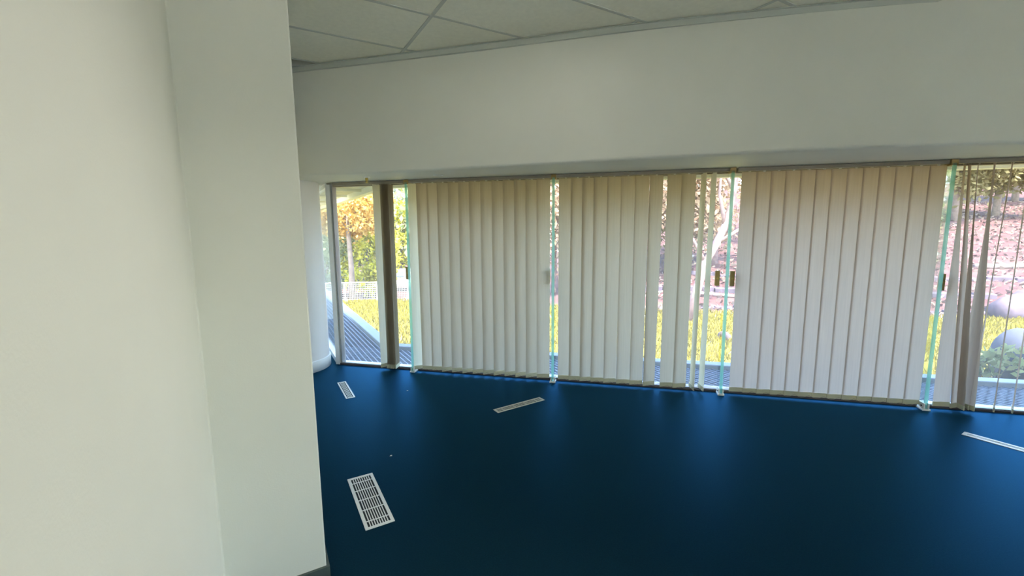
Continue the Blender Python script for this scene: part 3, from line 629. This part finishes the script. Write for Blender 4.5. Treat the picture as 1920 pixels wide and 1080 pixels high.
# grass blades on the lawn in view
def grass(nb):
    s = RNG.uniform(-11, 17, nb); off = 1.6 + RNG.uniform(0, 1, nb) ** 1.2 * 13.5
    x = F0.x + s * T.x + off * N.x; y = F0.y + s * T.y + off * N.y; z = ground_z(x, y)
    h = RNG.uniform(0.05, 0.16, nb); a = RNG.uniform(0, 2 * np.pi, nb); b = 0.012 + 0.0012 * off
    dx, dy = np.cos(a) * b, np.sin(a) * b; lx, ly = RNG.normal(0, 0.05, nb), RNG.normal(0, 0.05, nb)
    v = np.stack([np.stack([x - dx, y - dy, z - 0.02], -1), np.stack([x + dx, y + dy, z - 0.02], -1), np.stack([x + lx, y + ly, z + h], -1)], 1).reshape(-1, 3).astype(np.float32)
    me = bpy.data.meshes.new('lawn_grass'); me.vertices.add(3 * nb); me.loops.add(3 * nb); me.polygons.add(nb)
    me.vertices.foreach_set('co', v.ravel()); me.loops.foreach_set('vertex_index', np.arange(3 * nb, dtype=np.int32)); me.polygons.foreach_set('loop_start', np.arange(0, 3 * nb, 3, dtype=np.int32)); me.polygons.foreach_set('loop_total', np.full(nb, 3, np.int32)); me.update()
    at = me.attributes.new('rnd', 'FLOAT', 'FACE'); at.data.foreach_set('value', RNG.uniform(0, 1, nb).astype(np.float32))
    o = link('lawn_grass', me, mat_leaf('dry_lawn', [(0.108, 0.096, 0.013), (0.166, 0.136, 0.019), (0.202, 0.155, 0.029)], 0.2)); tag(o, 'dry yellow green lawn grass sloping away beyond the kerb', 'grass', kind='stuff')
grass(60000)

# dry leaf litter and fallen logs on the slope
nl = 16000; s_l = RNG.uniform(-2, 55, nl); o_l = 15.5 + RNG.uniform(0, 1, nl) ** 1.3 * 45
xl = F0.x + s_l * T.x + o_l * N.x; yl = F0.y + s_l * T.y + o_l * N.y
lit = leaf_mesh('leaf_litter', np.stack([xl, yl, ground_z(xl, yl) + 0.06], -1), 0.14, mat_leaf('dry_litter', [(0.07, 0.035, 0.04), (0.15, 0.085, 0.08), (0.24, 0.18, 0.14)], 0.1)); tag(lit, 'pale pink dry leaf litter strewn over the hillside beyond the lawn', 'leaf litter')
for (px, dp, ln, r0, lab) in ((1890, 24, 3.2, 0.16, 'thick fallen log on the pink hillside at the right'), (1345, 21, 2.4, 0.10, 'thin fallen log on the slope seen in the wide gap')):
    k_ = (px - 960) / 815; x, y = k_ * dp, dp; d = Vector((T.x, T.y, 0)); pts_ = [Vector((x, y, 0)) + d * (ln * (q - 0.5)) + Vector((N.x, N.y, 0)) * rr(0.1) for q in (0, 0.33, 0.66, 1)]
    o = MB().tube([(p.x, p.y, gz(p.x, p.y) + r0 * 0.7) for p in pts_], [r0, r0 * 0.95, r0 * 0.85, r0 * 0.7], 10).build('fallen_log', M['bark'], smooth=True); tag(o, lab, 'log', 'fallen logs on the slope')
# terraces of stone on the slope
for i, (off, s0, s1, lab) in enumerate(((16.6, 2.0, 15.0, 'lowest mauve stone terrace wall at the far edge of the lawn'), (19.5, 1.0, 16.0, 'middle mauve stone terrace wall on the pink slope'), (22.8, 2.5, 20.0, 'highest mauve stone terrace wall on the pink slope'))):
    e = empty('terrace_wall', P3(L(s0, off), gz(*L(s0, off)))); tag(e, lab, 'stone wall', 'stone terrace walls on the slope')
    s = s0
    while s < s1:
        w = random.uniform(0.7, 1.3); p = L(s + w / 2, off + rr(0.08)); hh = 0.13 + rr(0.04)
        b = MB().box((p.x, p.y, gz(p.x, p.y) + hh - 0.1), (w / 2 - 0.02, 0.22, hh), AX_L).build('stone', M['stone'], e, bevel=0.04); s += w
def boulder(label, x, y, r, m, seed, sink=0.25):
    rg = np.random.default_rng(seed); bm = bmesh.new(); bmesh.ops.create_icosphere(bm, subdivisions=3, radius=1)
    k = rg.normal(size=(4, 3)); ph = rg.uniform(0, 6, 4)
    for v in bm.verts:
        c = np.array(v.co); d = 1 + sum(0.11 * math.sin(1.6 * c @ k[i] + ph[i]) for i in range(4))
        v.co = Vector((c[0] * r[0] * d, c[1] * r[1] * d, c[2] * r[2] * d))
    me = bpy.data.meshes.new('boulder'); bm.to_mesh(me); bm.free(); me.polygons.foreach_set('use_smooth', [True] * len(me.polygons))
    o = link('boulder', me, m); o.location = (x, y, gz(x, y) + r[2] * (1 - 2 * sink)); tag(o, label, 'boulder', 'boulders in the garden')
x, y = at_px(1925, 15.2); boulder('long mauve grey boulder below the hillside at right', x, y, (1.1, 0.7, 0.6), M['stone'], 3)
x, y = at_px(1938, 5.0); boulder('dark blue grey boulder close outside the walkway at the right edge', x, y, (0.28, 0.26, 0.40), M['rock'], 5, 0.12)
x, y = at_px(1366, 9.5); boulder('small grey boulder on the lawn beside the fin with two clamps', x, y, (0.14, 0.12, 0.12), M['stone'], 8)

# leafy low plants beyond the kerb at right
for i, (px, dp, lab) in enumerate(((1838, 5.0, 'low leafy plant beyond the kerb, nearest the bunched blind slats'), (1862, 4.9, 'low leafy plant beyond the kerb between two others'), (1888, 4.8, 'low leafy plant beyond the kerb beside the dark boulder'))):
    x, y = at_px(px, dp); z = gz(x, y); e = empty('leafy_plant', (x, y, z)); tag(e, lab, 'plant', 'low plants along the kerb')
    for k in range(6):
        a = k * 1.05 + rr(0.3); MB().tube([(0, 0, -0.03), (0.05 * math.cos(a), 0.05 * math.sin(a), 0.25), (0.15 * math.cos(a), 0.15 * math.sin(a), 0.45)], [0.008, 0.006, 0.002], 5).build('stem', M['bark'], e, local=True)
    pts, _ = clusters((0, 0, 0.38), (0.22, 0.22, 0.18), 130, 12); leaf_mesh('foliage', pts, 0.045, LM['green'], e)

# white mesh fence with an orange tag, and the car behind it
fx0, fy0 = at_px(610, 19.8); fx1, fy1 = at_px(800, 20.4)
A, B = Vector((fx0, fy0)), Vector((fx1, fy1)); zA, zB = 1.5 - 0.178 * 19.9, 1.5 - 0.174 * 20.4
fe = empty('mesh_fence', P3(A, min(zA, zB))); tag(fe, 'white steel mesh fence across the far end of the lawn', 'fence')
H = 1.20
def on(t, z): p = A.lerp(B, t); return (p.x, p.y, zA + (zB - zA) * t + z)
MB().tube([on(0, H), on(1, H)], 0.03, 8).build('top_rail', M['fence'], fe)
MB().tube([on(0, 0.06), on(1, 0.06)], 0.025, 8).build('bottom_rail', M['fence'], fe)
for t in (0.0, 0.19, 0.50, 0.81, 1.0): MB().tube([on(t, -0.5), on(t, H + 0.02)], 0.03, 8).build('post', M['fence'], fe)
ms = MB()
for k in range(1, 12): ms.tube([on(0, 0.06 + k * 0.095), on(1, 0.06 + k * 0.095)], 0.006, 4, cap=False)
for k in range(60): ms.tube([on((k + 0.5) / 60, 0.06), on((k + 0.5) / 60, H)], 0.005, 4, cap=False)
ms.build('mesh_wires', M['fence'], fe)['kind'] = 'stuff'
t = 0.37; p = on(t, H - 0.03)
o = MB().prism([(p[0] - 0.11, p[1] - 0.05), (p[0] + 0.11, p[1] - 0.05), (p[0] + 0.09, p[1] - 0.08), (p[0] - 0.09, p[1] - 0.08)], p[2] - 0.09, p[2] + 0.05).build('fence_clamp', M['orange'], None, bevel=0.01); tag(o, 'orange plastic clamp on the top rail of the white fence', 'clamp')
# car
cx, cy = at_px(758, 30.0); ca = empty('car', (cx, cy, gz(cx, cy)), math.radians(4)); tag(ca, 'white parked hatchback seen through the mesh fence', 'car')
prof = [(-2.0, 0.35), (-2.02, 0.75), (-1.75, 0.95), (-1.15, 1.02), (-0.55, 1.42), (0.75, 1.47), (1.45, 1.25), (1.85, 0.95), (2.0, 0.8), (2.0, 0.35)]
vs = []; fs = []
for (yy, sc) in ((-0.82, 0.93), (-0.86, 1.0), (0.86, 1.0), (0.82, 0.93)):
    for (px_, pz_) in prof: vs.append((px_ * sc, yy * (0.86 if pz_ > 1.1 else 1.0), 0.35 + (pz_ - 0.35) * (0.5 + 0.5 * sc)))
m_ = len(prof)
for j in range(3):
    for i in range(m_): fs.append((j * m_ + i, j * m_ + (i + 1) % m_, (j + 1) * m_ + (i + 1) % m_, (j + 1) * m_ + i))
fs += [tuple(range(m_))[::-1], tuple(range(3 * m_, 4 * m_))]
MB().add(vs, fs).build('body', M['car'], ca, local=True, bevel=0.03)
for s in (-1, 1):
    MB().add([(-1.0, s * 0.80, 1.04), (-0.5, s * 0.765, 1.34), (0.15, s * 0.765, 1.38), (0.15, s * 0.83, 1.02), (-1.0, s * 0.78, 1.03), (-0.5, s * 0.745, 1.33), (0.15, s * 0.745, 1.37), (0.15, s * 0.81, 1.01)], [(0, 1, 2, 3), (7, 6, 5, 4), (0, 4, 5, 1), (1, 5, 6, 2), (2, 6, 7, 3), (3, 7, 4, 0)]).build('side_window', M['car_glass'], ca, local=True)
    for wx in (-1.25, 1.25): MB().tube([(wx, s * 0.70, 0.31), (wx, s * 0.88, 0.31)], 0.31, 20).build('wheel', M['tyre'], ca, local=True)
